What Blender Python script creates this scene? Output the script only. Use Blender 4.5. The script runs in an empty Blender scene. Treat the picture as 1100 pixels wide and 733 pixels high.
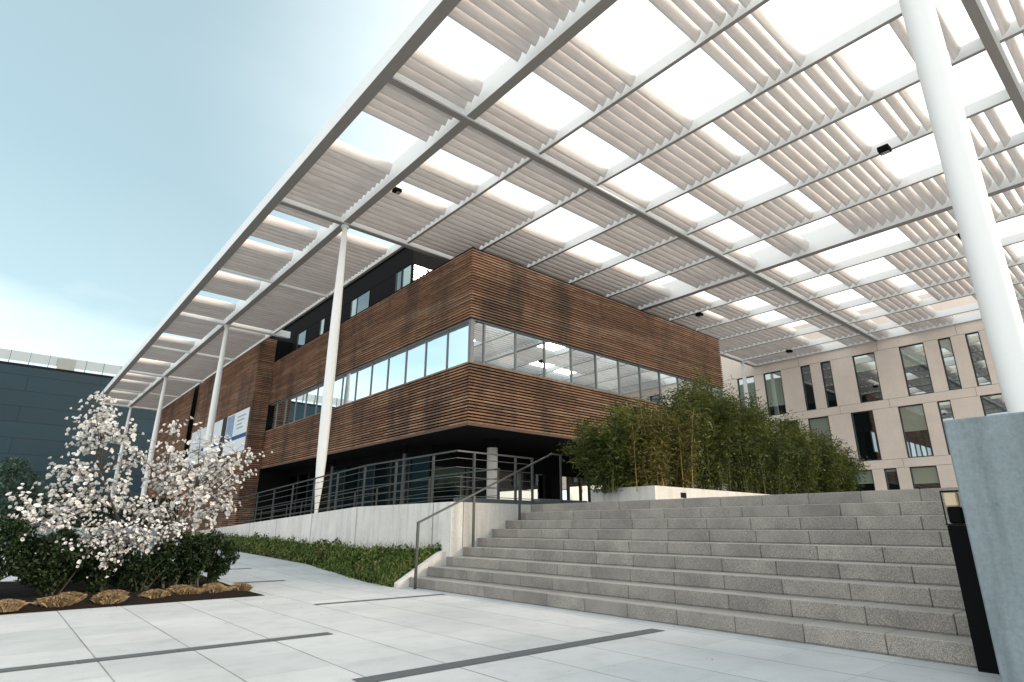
import bpy, math, random
import numpy as np
from mathutils import Vector, Matrix
random.seed(7); rng = np.random.default_rng(7)
SC = bpy.context.scene
COL = SC.collection
R = math.radians

# ------------------------------------------------------------------ helpers
class MB:
    """collects verts/faces of ONE mesh object"""
    def __init__(s): s.v = []; s.f = []; s.sm = []
    def add(s, vs, fs, smooth=False):
        n = len(s.v); s.v += [tuple(map(float, p)) for p in vs]
        s.f += [tuple(i + n for i in f) for f in fs]; s.sm += [smooth] * len(fs)
    def box(s, x0, x1, y0, y1, z0, z1):
        s.add([(x0,y0,z0),(x1,y0,z0),(x1,y1,z0),(x0,y1,z0),(x0,y0,z1),(x1,y0,z1),(x1,y1,z1),(x0,y1,z1)],
              [(0,3,2,1),(4,5,6,7),(0,1,5,4),(1,2,6,5),(2,3,7,6),(3,0,4,7)])
    def cbox(s, x0, x1, y0, y1, z0, z1, b=.008):
        """box with chamfered edges (no vertical/horizontal hard edge)"""
        pts = []; 
        for sx in (0,1):
            for sy in (0,1):
                for sz in (0,1):
                    X=(x0,x1)[sx]; Y=(y0,y1)[sy]; Z=(z0,z1)[sz]
                    ix=(b,-b)[sx]; iy=(b,-b)[sy]; iz=(b,-b)[sz]
                    pts += [(X,Y+iy,Z+iz),(X+ix,Y,Z+iz),(X+ix,Y+iy,Z)]
        import itertools
        def id(sx,sy,sz,k): return ((sx*2+sy)*2+sz)*3+k
        fs=[]
        for a in (0,1):
            fs.append([id(a,0,0,0),id(a,1,0,0),id(a,1,1,0),id(a,0,1,0)])
            fs.append([id(0,a,0,1),id(1,a,0,1),id(1,a,1,1),id(0,a,1,1)])
            fs.append([id(0,0,a,2),id(1,0,a,2),id(1,1,a,2),id(0,1,a,2)])
        for a in (0,1):
            for c in (0,1):
                fs.append([id(a,c,0,0),id(a,c,1,0),id(a,c,1,1),id(a,c,0,1)])
                fs.append([id(a,0,c,0),id(a,1,c,0),id(a,1,c,2),id(a,0,c,2)])
                fs.append([id(0,a,c,1),id(1,a,c,1),id(1,a,c,2),id(0,a,c,2)])
        for sx in (0,1):
            for sy in (0,1):
                for sz in (0,1): fs.append([id(sx,sy,sz,0),id(sx,sy,sz,1),id(sx,sy,sz,2)])
        s.add(pts, fs)
    def quad(s, a, b, c, d): s.add([a,b,c,d], [(0,1,2,3)])
    def prism(s, prof, axis, a0, a1, smooth=False):
        """prof: closed list of 2D points; extruded along axis 'x' or 'y' """
        n=len(prof); vs=[]
        for a in (a0,a1):
            for p in prof: vs.append((a,p[0],p[1]) if axis=='x' else (p[0],a,p[1]))
        fs=[(i,(i+1)%n,n+(i+1)%n,n+i) for i in range(n)]
        k=len(s.v); s.add(vs,fs,smooth); s.add(vs[:n],[tuple(range(n))]); s.add(vs[n:],[tuple(range(n))])
    def tube(s, pts, rad, n=6, smooth=True):
        pts=[Vector(p) for p in pts]; rad=[rad]*len(pts) if not hasattr(rad,'__len__') else rad
        vs=[]; 
        for i,p in enumerate(pts):
            d=(pts[min(i+1,len(pts)-1)]-pts[max(i-1,0)]).normalized()
            u=d.cross(Vector((0,0,1)) if abs(d.z)<.9 else Vector((1,0,0))).normalized(); w=d.cross(u)
            for k in range(n):
                a=2*math.pi*k/n; vs.append(p+(u*math.cos(a)+w*math.sin(a))*rad[i])
        fs=[]
        for i in range(len(pts)-1):
            for k in range(n): fs.append((i*n+k,i*n+(k+1)%n,(i+1)*n+(k+1)%n,(i+1)*n+k))
        s.add(vs,fs,smooth); s.add(vs[:n],[tuple(range(n))]); s.add(vs[-n:],[tuple(range(n))])
    def bar(s, a, b, w, h):
        """rectangular bar from a to b, w wide (horizontal), h high"""
        a=Vector(a); b=Vector(b); d=(b-a).normalized()
        u=d.cross(Vector((0,0,1))) if abs(d.z)<.95 else Vector((1,0,0)); u.normalize(); t=u.cross(d).normalized()
        vs=[]
        for p in (a,b):
            for su,st in ((-1,-1),(1,-1),(1,1),(-1,1)): vs.append(p+u*su*w/2+t*st*h/2)
        s.add(vs,[(0,1,2,3),(7,6,5,4),(0,4,5,1),(1,5,6,2),(2,6,7,3),(3,7,4,0)])
    def arr(s, V, F):
        n=len(s.v); s.v += V.tolist(); s.f += (F+n).tolist(); s.sm += [False]*len(F)
    def build(s, name, mat, parent=None, **kw):
        me=bpy.data.meshes.new(name); me.from_pydata(s.v,[],s.f); me.update()
        if any(s.sm): me.polygons.foreach_set('use_smooth', s.sm)
        if mat: me.materials.append(mat)
        if kw.pop('fix',True):
            import bmesh
            bm=bmesh.new(); bm.from_mesh(me); bmesh.ops.recalc_face_normals(bm,faces=bm.faces[:]); bm.to_mesh(me); bm.free()
        o=bpy.data.objects.new(name,me); COL.objects.link(o)
        if parent:
            o.parent=parent; o.matrix_parent_inverse=Matrix.Translation(-Vector(parent.location))
        for k,v in kw.items(): o[k]=v
        return o

def thing(name, loc, label, cat, group=None):
    o=bpy.data.objects.new(name,None); COL.objects.link(o); o.location=loc; o.empty_display_size=.3
    o['label']=label; o['category']=cat
    if group: o['group']=group
    return o
def tag(o,label,cat,group=None):
    o['label']=label; o['category']=cat
    if group: o['group']=group
    return o
def dup(root, loc, label, rotz=0, scale=1, group=None):
    r=root.copy(); COL.objects.link(r); r.location=loc; r.rotation_euler=(0,0,rotz); r.scale=(scale,)*3; r['label']=label
    if group: r['group']=group
    for ch in list(root.children):
        c=ch.copy(); COL.objects.link(c); c.parent=r; c.matrix_parent_inverse=ch.matrix_parent_inverse.copy()
        for g in list(ch.children):
            d=g.copy(); COL.objects.link(d); d.parent=c; d.matrix_parent_inverse=g.matrix_parent_inverse.copy()
    return r

# ------------------------------------------------------------------ materials
class NT:
    def __init__(s,name):
        s.m=bpy.data.materials.new(name); s.m.use_nodes=True; s.t=s.m.node_tree; s.n=s.t.nodes; s.l=s.t.links
        s.b=s.n['Principled BSDF']; s.out=s.n['Material Output']
    def node(s,typ,**kw):
        x=s.n.new(typ)
        for k,v in kw.items():
            if k in x.inputs.keys() if isinstance(k,str) else False: x.inputs[k].default_value=v
            else: setattr(x,k,v)
        return x
    def link(s,a,b): s.l.new(a,b)
    def math(s,op,a,b=None,c=None):
        x=s.n.new('ShaderNodeMath'); x.operation=op
        for i,q in enumerate((a,b,c)):
            if q is None: continue
            if isinstance(q,(int,float)): x.inputs[i].default_value=q
            else: s.link(q,x.inputs[i])
        return x.outputs[0]
    def obj(s):
        x=s.n.new('ShaderNodeTexCoord'); return x.outputs['Object']
    def xyz(s,v):
        x=s.n.new('ShaderNodeSeparateXYZ'); s.link(v,x.inputs[0]); return x.outputs
    def comb(s,x,y,z):
        c=s.n.new('ShaderNodeCombineXYZ')
        for i,q in enumerate((x,y,z)):
            if isinstance(q,(int,float)): c.inputs[i].default_value=q
            else: s.link(q,c.inputs[i])
        return c.outputs[0]
    def noise(s,vec,scale,detail=4,rough=.55,out='Fac'):
        x=s.n.new('ShaderNodeTexNoise'); x.inputs['Scale'].default_value=scale; x.inputs['Detail'].default_value=detail; x.inputs['Roughness'].default_value=rough
        if vec is not None: s.link(vec,x.inputs['Vector'])
        return x.outputs[out]
    def white(s,vec,dim='3D'):
        x=s.n.new('ShaderNodeTexWhiteNoise'); x.noise_dimensions=dim
        s.link(vec,x.inputs['W' if dim=='1D' else 'Vector']); return x.outputs['Value']
    def scale(s,vec,sx,sy,sz):
        x=s.n.new('ShaderNodeMapping'); x.inputs['Scale'].default_value=(sx,sy,sz); s.link(vec,x.inputs['Vector']); return x.outputs[0]
    def ramp(s,fac,stops):
        x=s.n.new('ShaderNodeValToRGB'); e=x.color_ramp.elements
        while len(e)<len(stops): e.new(.5)
        for i,(p,c) in enumerate(stops): e[i].position=p; e[i].color=(*c,1)
        s.link(fac,x.inputs[0]); return x.outputs[0]
    def mix(s,fac,a,b,mode='MIX'):
        x=s.n.new('ShaderNodeMix'); x.data_type='RGBA'; x.blend_type=mode
        for sock,q in ((x.inputs[0],fac),(x.inputs[6],a),(x.inputs[7],b)):
            if isinstance(q,(int,float)): sock.default_value=q
            elif isinstance(q,tuple): sock.default_value=(*q,1)
            else: s.link(q,sock)
        return x.outputs[2]
    def bump(s,h,strength=.3,dist=.01):
        x=s.n.new('ShaderNodeBump'); x.inputs['Strength'].default_value=strength; x.inputs['Distance'].default_value=dist
        s.link(h,x.inputs['Height']); s.link(x.outputs[0],s.b.inputs['Normal'])
    def base(s,c):
        if isinstance(c,tuple): s.b.inputs['Base Color'].default_value=(*c,1)
        else: s.link(c,s.b.inputs['Base Color'])
    def set(s,**kw):
        for k,v in kw.items(): s.b.inputs[k.replace('_',' ')].default_value=v
        return s

def m_paint(name,c,rough=.45,var=.06,scale=1.5,spec=.4):
    t=NT(name); o=t.obj(); n=t.noise(o,scale,5)
    t.base(t.mix(n,tuple(max(0,q*(1-var)) for q in c),tuple(min(1,q*(1+var)) for q in c))); t.set(Roughness=rough); t.b.inputs['Specular IOR Level'].default_value=spec
    t.bump(t.noise(o,40,2),.03,.005); return t.m
def m_wood(name,pitch,z0,axis):
    t=NT(name); o=t.obj(); X,Y,Z=t.xyz(o)
    L=X if axis=='x' else Y
    idx=t.math('FLOOR',t.math('DIVIDE',t.math('SUBTRACT',Z,z0-.01),pitch))
    off=t.math('MULTIPLY',t.white(idx,'1D'),9.7)
    cell=t.math('FLOOR',t.math('ADD',t.math('DIVIDE',L,2.1),off))
    rnd=t.white(t.comb(cell,idx,3.0))
    gv=t.scale(o,*((2.2,1,30) if axis=='x' else (1,2.2,30)))
    grain=t.noise(gv,3,6,.65)
    stain=t.noise(t.scale(o,.55,.55,.16),1.6,5,.62)
    base=t.ramp(rnd,[(0,(.065,.031,.017)),(.3,(.18,.082,.042)),(.65,(.29,.145,.078)),(.85,(.40,.235,.14)),(1,(.38,.28,.20))])
    base=t.mix(.55,base,t.ramp(grain,[(.3,(.045,.02,.011)),(.5,(.21,.095,.046)),(.72,(.48,.285,.165))]))
    dark=t.ramp(stain,[(.47,(0,0,0)),(.64,(1,1,1))])
    base=t.mix(t.math('MULTIPLY',dark,.62),base,(.028,.021,.019))
    t.base(base); t.set(Roughness=.72); t.bump(grain,.3,.004); return t.m
def m_concrete(name,c,streak=True,scale=1.0,dirt=.35):
    t=NT(name); o=t.obj(); n1=t.noise(o,1.3*scale,8,.65); n2=t.noise(t.scale(o,5,5,.55),1.2,6,.6); n3=t.noise(o,45,3)
    a=t.mix(n1,tuple(q*.72 for q in c),tuple(q*1.14 for q in c))
    s=t.ramp(n2,[(.47,(1,1,1)),(.72,(1-dirt,1-dirt,1-dirt*.95))])
    a=t.mix(1.0 if streak else .3,a,s,'MULTIPLY')
    a=t.mix(.12,a,t.ramp(n3,[(.3,(0,0,0)),(.7,(1,1,1))]),'OVERLAY')
    vo=t.n.new('ShaderNodeTexVoronoi'); vo.inputs['Scale'].default_value=3.5; t.link(o,vo.inputs['Vector'])
    pit=t.ramp(vo.outputs['Distance'],[(.03,(.45,.45,.45)),(.075,(1,1,1))])
    a=t.mix(.6,a,pit,'MULTIPLY')
    t.base(a); t.set(Roughness=.85); t.bump(t.math('ADD',n1,t.math('MULTIPLY',n3,.3)),.25,.01); return t.m
def m_granite(name):
    t=NT(name); o=t.obj(); g=t.n.new('ShaderNodeNewGeometry')
    r=g.outputs['Random Per Island']
    n=t.noise(o,150,3,.7); n2=t.noise(o,2.0,6,.6); n3=t.noise(o,60,2)
    a=t.mix(r,(.225,.209,.195),(.285,.264,.244))
    a=t.mix(.75,a,t.ramp(n,[(.32,(.05,.05,.05)),(.5,(.47,.47,.47)),(.68,(.98,.96,.93))]),'OVERLAY')
    a=t.mix(1,a,t.ramp(n2,[(.3,(.68,.68,.67)),(.62,(1.05,1.04,1.0))]),'MULTIPLY')
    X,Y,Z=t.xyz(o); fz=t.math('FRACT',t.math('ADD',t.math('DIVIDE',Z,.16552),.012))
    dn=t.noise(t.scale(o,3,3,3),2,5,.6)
    foot_shade=t.math('LESS_THAN',fz,t.math('MULTIPLY_ADD',dn,.16,.03)); nz=t.xyz(g.outputs['Normal'])[2]
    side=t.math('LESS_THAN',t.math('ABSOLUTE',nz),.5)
    a=t.mix(t.math('MULTIPLY',t.math('MULTIPLY',foot_shade,side),.55),a,(.05,.047,.042))  # shadow line at each riser's foot, painted into the stone colour
    a=t.mix(t.math('MULTIPLY',t.math('GREATER_THAN',nz,.5),.28),a,(.42,.41,.395))  # treads painted lighter than risers, as if lit from above
    t.base(a); t.set(Roughness=.8); t.bump(t.math('ADD',n3,n),.35,.004); return t.m
def m_leaf(name,stops,rough=.5,trans=.25,ns=1.6,nw=.3):
    t=NT(name); g=t.n.new('ShaderNodeNewGeometry'); r=g.outputs['Random Per Island']
    n=t.noise(t.obj(),ns,3)
    f=t.math('ADD',t.math('MULTIPLY',r,1-nw),t.math('MULTIPLY_ADD',n,nw*1.6,-nw*.3))
    c=t.ramp(f,stops); t.base(c); t.set(Roughness=rough); t.b.inputs['Specular IOR Level'].default_value=.25
    tr=t.n.new('ShaderNodeBsdfTranslucent'); t.link(c,tr.inputs['Color']); mx=t.n.new('ShaderNodeMixShader'); mx.inputs[0].default_value=trans
    t.link(t.b.outputs[0],mx.inputs[1]); t.link(tr.outputs[0],mx.inputs[2]); t.link(mx.outputs[0],t.out.inputs[0]); return t.m
def m_glass(name,tint,refl,dark,wav=.0):
    """coated facade glass: mirror-like coat over a dark room"""
    t=NT(name); gl=t.n.new('ShaderNodeBsdfGlossy'); gl.inputs['Color'].default_value=(*tint,1); gl.inputs['Roughness'].default_value=.015
    t.base(dark); t.set(Roughness=.4); t.b.inputs['Specular IOR Level'].default_value=0
    lw=t.n.new('ShaderNodeFresnel'); lw.inputs['IOR'].default_value=1.5
    f=t.math('MULTIPLY_ADD',lw.outputs[0],1-refl,refl)
    mx=t.n.new('ShaderNodeMixShader'); t.link(f,mx.inputs[0]); t.link(t.b.outputs[0],mx.inputs[1]); t.link(gl.outputs[0],mx.inputs[2]); t.link(mx.outputs[0],t.out.inputs[0])
    bm=t.n.new('ShaderNodeBump'); bm.inputs['Strength'].default_value=.05; bm.inputs['Distance'].default_value=.02
    t.link(t.noise(t.obj(),.7,2),bm.inputs['Height']); t.link(bm.outputs[0],gl.inputs['Normal']); return t.m
def m_paving():
    t=NT('paving_stone'); o=t.obj(); X,Y,Z=t.xyz(o)
    def joint(v,p,off,w):
        fr=t.math('FRACT',t.math('DIVIDE',t.math('SUBTRACT',v,off-100*p),p))
        d=t.math('MINIMUM',fr,t.math('SUBTRACT',1.0,fr)); return t.math('LESS_THAN',d,w/p), t.math('FLOOR',t.math('DIVIDE',t.math('SUBTRACT',v,off-100*p),p))
    row=t.math('FLOOR',t.math('DIVIDE',t.math('SUBTRACT',Y,-200+.02),2.04))
    sh=t.math('MULTIPLY',t.math('FLOOR',t.math('MULTIPLY',t.white(row,'1D'),2.0)),.0)
    jx,ix=joint(t.math('ADD',X,sh),.685,.86,.0065)
    jy,iy=joint(Y,.68,4.69,.003)
    r=t.white(t.comb(ix,iy,1.0))
    fine=t.noise(o,190,2,.7); big=t.noise(o,.55,6,.6); mid=t.noise(o,4,5,.6)
    a=t.mix(r,(.41,.43,.445),(.475,.49,.50))
    a=t.mix(.5,a,t.ramp(fine,[(.3,(.25,.25,.25)),(.7,(.75,.75,.75))]),'OVERLAY')
    a=t.mix(1,a,t.ramp(big,[(.32,(.84,.84,.84)),(.6,(1.02,1.02,1.02))]),'MULTIPLY')
    a=t.mix(.6,a,t.ramp(mid,[(.28,(.82,.82,.81)),(.5,(1,1,1))]),'MULTIPLY')
    spot=t.n.new('ShaderNodeTexVoronoi'); spot.inputs['Scale'].default_value=2.3; t.link(o,spot.inputs['Vector'])
    a=t.mix(1,a,t.ramp(spot.outputs['Distance'],[(.012,(.45,.44,.42)),(.022,(1,1,1))]),'MULTIPLY')
    j=t.math('MAXIMUM',t.math('MULTIPLY',jx,1.0),t.math('MULTIPLY',jy,.42))
    jn=t.math('MULTIPLY',t.math('MULTIPLY',j,1.0),t.ramp(t.noise(o,1.2,3),[(.3,(.45,)*3),(.65,(1,1,1))]))
    a=t.mix(jn,a,(.12,.12,.115))
    t.base(a); t.set(Roughness=.78); h=t.math('SUBTRACT',t.math('MULTIPLY',fine,.15),j); t.bump(h,.3,.004); return t.m

WHITE=m_paint('white_coated_steel',(.74,.735,.72),.42,.04)
def m_blade():
    t=NT('white_louvre_coating'); g=t.n.new('ShaderNodeNewGeometry'); o=t.obj()
    a=t.mix(g.outputs['Random Per Island'],(.68,.625,.60),(.77,.715,.69))
    d=t.noise(t.scale(o,.6,4,4),2.2,6,.65)
    t.base(t.mix(1,a,t.ramp(d,[(.35,(.86,.85,.83)),(.6,(1.02,1.02,1.02))]),'MULTIPLY')); t.set(Roughness=.5); return t.m
BLADE=m_blade()
GREYSTEEL=m_paint('grey_painted_steel',(.042,.046,.045),.42,.12,4)
MULL=m_paint('grey_window_profile',(.16,.165,.17),.45,.05)
DARKFRAME=m_paint('dark_window_profile',(.022,.023,.022),.45,.1)
BLACKMETAL=m_paint('black_metal_cladding',(.009,.009,.0095),.8,.15,spec=.05)
SOFFIT=m_paint('black_soffit_board',(.006,.006,.006),.9,.2,spec=.1)
WOOD_X=m_wood('timber_slats_gable',.1,4.1,'x'); WOOD_Y=m_wood('timber_slats_flank',.1,4.1,'y')
CONC=m_concrete('cast_concrete',(.64,.615,.58),True,1.0,.22); CONC_BLUE=m_concrete('weathered_cast_concrete',(.21,.255,.27),True,1.4,.35)
CONC_LIGHT=m_concrete('pale_concrete',(.49,.47,.44),True,1.0,.2); CONC_COL=m_concrete('column_concrete',(.46,.44,.42),False)
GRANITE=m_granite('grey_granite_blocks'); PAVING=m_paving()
DARKSTONE=m_paint('dark_basalt_band',(.085,.095,.10),.7,.2,6)
SOIL=m_paint('dark_bark_mulch',(.011,.0085,.0065),.95,.6,25,spec=.1)
TAN=m_concrete('beige_render_panels',(.78,.655,.565),False,.4,.1)
TANJOINT=m_paint('beige_panel_joint',(.16,.125,.105),.9,.1)
RIBBON=m_glass('coated_ribbon_glass',(.88,.95,.97),.70,(.012,.018,.02))
LOWGLASS=m_glass('dark_teal_shopfront_glass',(.16,.20,.20),.0,(.004,.007,.008))
WARMGLASS=m_glass('entrance_glass',(.95,.95,.93),.60,(.008,.009,.009))
OFFGLASS=m_glass('office_glass',(.80,.90,.93),.32,(.006,.009,.010))
BLIND=m_glass('pale_green_blind_behind_glass',(.85,.93,.95),.28,(.30,.34,.27))
BANNER=m_paint('white_window_banner',(.74,.78,.82),.35,.03); BLUE=m_paint('blue_banner_print',(.02,.09,.26),.4,.1); PICT=m_paint('grey_blue_banner_picture',(.24,.33,.45),.4,.5,3); GREYPRINT=m_paint('grey_banner_lettering',(.32,.36,.42),.5,.1)
def m_bluewall():
    t=NT('blue_grey_metal_panels'); o=t.obj(); b=t.n.new('ShaderNodeTexBrick'); b.inputs['Scale'].default_value=1; b.inputs['Brick Width'].default_value=9.5; b.inputs['Row Height'].default_value=1.55
    b.inputs['Mortar Size'].default_value=.035; b.inputs['Mortar Smooth'].default_value=0; b.offset=.37
    b.inputs['Color1'].default_value=(.008,.023,.034,1); b.inputs['Color2'].default_value=(.010,.028,.040,1); b.inputs['Mortar'].default_value=(.006,.012,.015,1)
    X,Y,Z=t.xyz(o); t.link(t.comb(X,Z,0.0),b.inputs['Vector'])
    t.base(t.mix(.5,b.outputs['Color'],t.ramp(t.noise(o,.15,4),[(.3,(.7,.7,.7)),(.7,(1.15,1.15,1.15))]),'MULTIPLY')); t.set(Roughness=.6); t.b.inputs['Specular IOR Level'].default_value=.2; return t.m
BLUEWALL=m_bluewall()
BALU=m_glass('pale_balustrade_glass',(.9,.93,.95),.12,(.22,.245,.26))
LEAF_DARK=m_leaf('dark_evergreen_leaf',[(0,(.006,.013,.005)),(.5,(.013,.028,.008)),(1,(.026,.046,.011))],.45,.15)
LEAF_TEAL=m_leaf('grey_green_leaf',[(0,(.022,.042,.03)),(.55,(.05,.085,.055)),(1,(.14,.19,.14))],.5,.2)
LEAF_BAMB=m_leaf('bamboo_leaf',[(0,(.010,.020,.004)),(.38,(.036,.054,.009)),(.66,(.085,.10,.018)),(.85,(.17,.165,.035)),(1,(.28,.24,.065))],.5,.35,1.3,.55)
LEAF_BAMBDRY=m_leaf('yellowing_bamboo_leaf',[(0,(.022,.028,.006)),(.45,(.062,.066,.013)),(.75,(.13,.105,.026)),(1,(.24,.18,.055))],.55,.3)
def m_cover():
    t=NT('ground_cover_leaf'); g=t.n.new('ShaderNodeNewGeometry'); r=g.outputs['Random Per Island']; o=t.obj()
    c=t.ramp(r,[(0,(.02,.045,.009)),(.45,(.065,.115,.02)),(.8,(.13,.17,.035)),(1,(.20,.19,.06))])
    d=t.ramp(r,[(0,(.06,.05,.016)),(.5,(.14,.12,.04)),(1,(.26,.20,.09))])
    t.base(t.mix(t.ramp(t.noise(o,2.1,4),[(.54,(0,0,0)),(.72,(1,1,1))]),c,d)); t.set(Roughness=.55); t.b.inputs['Specular IOR Level'].default_value=.2; return t.m
LEAF_COVER=m_cover()
CULM=m_paint('bamboo_culm',(.09,.085,.03),.5,.4,5); CULMY=m_paint('yellow_bamboo_culm',(.30,.19,.06),.5,.3,5)
BARK=m_paint('grey_brown_bark',(.07,.058,.048),.85,.4,20)
STRAW=m_leaf('straw_grass_blade',[(0,(.10,.065,.032)),(.5,(.235,.16,.085)),(1,(.40,.30,.18))],.7,.2)
PETAL=m_leaf('magnolia_petal',[(0,(.60,.56,.54)),(.4,(.75,.735,.715)),(1,(.83,.82,.805))],.5,.3)
LAMPGLASS=m_paint('frosted_lamp_glass',(.72,.55,.36),.4,.05)
BLACKSTEEL=m_paint('black_steel_sheet',(.005,.0055,.006),.8,.2,spec=.06)

# ------------------------------------------------------------------ setting: ground, plaza, ramp
def zg(y): return 0 if y<11 else (.03*(y-11) if y<30 else .57)
g=MB(); ys=[-60,-20,0,11,30,62,140,900]; xs=[-700,-60,0,10,45,150,900]
for i in range(len(xs)-1):
    for j in range(len(ys)-1):
        g.quad((xs[i],ys[j],zg(ys[j])),(xs[i+1],ys[j],zg(ys[j])),(xs[i+1],ys[j+1],zg(ys[j+1])),(xs[i],ys[j+1],zg(ys[j+1])))
g.build('ground',PAVING,kind='structure')
# dark bands let into the paving
for (x0,x1,yc,w) in [(-9,2.80,6.05,.15),(2.12,5.52,4.10,.17),(3.60,5.72,8.35,.12),(3.62,4.55,12.06,.13),(4.2,4.75,14.72,.13)]:
    b=MB(); n=max(1,round((x1-x0)/.685))
    for k in range(n):
        a=x0+(x1-x0)*k/n; c=x0+(x1-x0)*(k+1)/n
        b.quad((a+.002,yc-w/2,zg(yc-w/2)+.004),(c-.002,yc-w/2,zg(yc-w/2)+.004),(c-.002,yc+w/2,zg(yc+w/2)+.004),(a+.002,yc+w/2,zg(yc+w/2)+.004))
    b.build('paving_band',DARKSTONE,kind='structure')
p=MB(); p.box(8.76,36.2,-8,9.6,-.1,1.482); p.box(7.02,36.2,9.62,13.6,.2,1.40); p.box(9.6,36.2,13.602,18.9,.2,1.402)
p.build('plaza',PAVING,kind='structure')
p=MB(); ry=[13.6,30,45]; rz=[1.40,.72,.60]
for i in range(2): p.quad((7.02,ry[i],rz[i]-.004),(12.1,ry[i],rz[i]-.004),(12.1,ry[i+1],rz[i+1]-.004),(7.02,ry[i+1],rz[i+1]-.004))
p.build('ramp',CONC_LIGHT,kind='structure')

# ------------------------------------------------------------------ staircase
RS,TD,SX,YL=.1655,.3527,5.9255,9.609
st=thing('stone_staircase',(SX,5.4,0),'wide grey granite block staircase climbing to the upper plaza','staircase')
for k in range(9):
    x0=SX+k*TD; z0=k*RS; b=MB()
    yend=9.615 if k>=3 else (9.77,9.73,9.66)[k]
    off={0:.71,1:.28,2:.52,3:.05,4:.40,5:.62,6:.18,7:.48,8:.33}[k]
    y=1.22; ycut=[1.225]+[c for c in np.arange(1.38+off-.685 if 1.38+off-.685>1.3 else 1.38+off,yend-.1,.686)]+[yend]
    for a,c in zip(ycut[:-1],ycut[1:]):
        dz=random.uniform(-.001,.001); dx=random.uniform(-.0015,.0015)
        b.cbox(x0+dx,x0+TD+.03 if k<8 else 8.758,a+.0025,c-.0025,z0-.03 if k else -.02,z0+RS+dz,.007)
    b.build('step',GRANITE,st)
# fill under the stairs
b=MB(); b.prism([(SX+.3,-.05),(8.7,-.05),(8.7,1.1)],'y',1.23,9.58); 
# prism on 'y' axis uses (x,z)
b.build('core',CONC,st)
e=MB(); e.prism([(5.70,-.02),(6.70,-.02),(6.70,.60),(6.56,.56),(5.70,.07)],'y',9.775,9.90)
tag(e.build('edging_stone',CONC,None),'sloping concrete edging stone between ground cover and lowest steps','edging')

# ------------------------------------------------------------------ retaining wall with ramp
rw=thing('retaining_wall',(6.7,9.6,0),'pale concrete retaining wall following the ramp beside the staircase','wall')
def wtop(y): return 1.49 if y<13.62 else 1.49-.0432*(y-13.62)
js=[9.615,10.27,13.62,16.3,18.98,21.5,24.1,26.7,29.3]
for a,c in zip(js[:-1],js[1:]):
    b=MB(); a2=a+.02; c2=c-.02
    vs=[(6.7,a2,-.1),(6.98,a2,-.1),(6.98,c2,-.1),(6.7,c2,-.1),(6.7,a2,wtop(a2)),(6.98,a2,wtop(a2)),(6.98,c2,wtop(c2)),(6.7,c2,wtop(c2))]
    b.add(vs,[(0,3,2,1),(4,5,6,7),(0,1,5,4),(1,2,6,5),(2,3,7,6),(3,0,4,7)]); b.build('wall_panel',CONC,rw)
b=MB()
for q in js[1:-1]: b.box(6.735,6.96,q-.019,q+.019,-.1,wtop(q)-.02)
b.build('joint_filler',BLACKMETAL,rw)
b=MB(); b.box(6.985,9.3,9.618,9.86,.1,1.489); b.build('cheek_wall',CONC_LIGHT,rw)
k=MB(); k.cbox(7.3,9.55,10.2,10.45,1.39,1.61,.012); k.cbox(9.56,11.2,10.2,10.45,1.39,1.66,.012)
tag(k.build('kerb_block',DARKSTONE),'low dark stone kerb on the plaza behind the cheek wall','kerb')

# ------------------------------------------------------------------ railings
def railing(name,label,path,posts,base,rails=(.12,.30,.49,.68,.86),top=1.0,cat='railing'):
    t=thing(name,(*path[0],base(*path[0])),label,cat)
    for (x,y) in posts:
        b=MB(); z=base(x,y); b.box(x-.006,x+.006,y-.028,y+.028,z-.05,z+top); b.box(x+.014,x+.026,y-.028,y+.028,z-.05,z+top); b.build('post',GREYSTEEL,t)
    for i,h in enumerate(rails):
        b=MB(); b.tube([(x,y,base(x,y)+h) for x,y in path],.0085,6,False); b.build('rail',GREYSTEEL,t)
    b=MB()
    for q,w in zip(path[:-1],path[1:]): b.bar((q[0],q[1],base(*q)+top),(w[0],w[1],base(*w)+top),.05,.028)
    b.build('top_rail',GREYSTEEL,t); return t
bz=lambda x,y: wtop(y)
path=[(8.92,9.74),(6.86,9.74),(6.86,13.62),(6.86,29.2)]
posts=[(8.9,9.74),(8.41,9.74),(7.29,9.74)]+[(6.86,y) for y in (10.6,12.15,13.7,15.25,16.8,18.4,20.0,21.6,23.2,24.8,26.4,28)]
railing('guard_railing','grey steel guard railing on top of the concrete retaining wall',path,posts,bz)
zr=lambda x,y: 1.40 if y<13.6 else max(.72,1.40-.0415*(y-13.6))
railing('guard_railing','grey steel guard railing along the far side of the ramp, behind the white columns',[(9.0,11.0),(9.0,13.6),(9.0,29.5)],[(9.0,y) for y in np.arange(11.05,29.5,1.5)],zr,(.14,.34,.54,.74),.96)
hr=thing('handrail',(5.8,9.35,0),'slim grey steel handrail with four posts climbing the left side of the staircase','handrail')
for (x,z0,z1) in [(5.80,0,1.085),(7.03,RS*4-.005,1.60),(8.2,RS*7-.005,2.10),(9.42,1.48,2.575)]:
    b=MB(); b.box(x-.022,x+.022,9.34,9.37,z0,z1); b.build('post',GREYSTEEL,hr)
b=MB(); b.bar((5.78,9.355,1.085),(9.15,9.355,2.575),.045,.03); b.bar((9.145,9.355,2.575),(9.445,9.355,2.575),.045,.03); b.build('rail',GREYSTEEL,hr)

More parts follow.
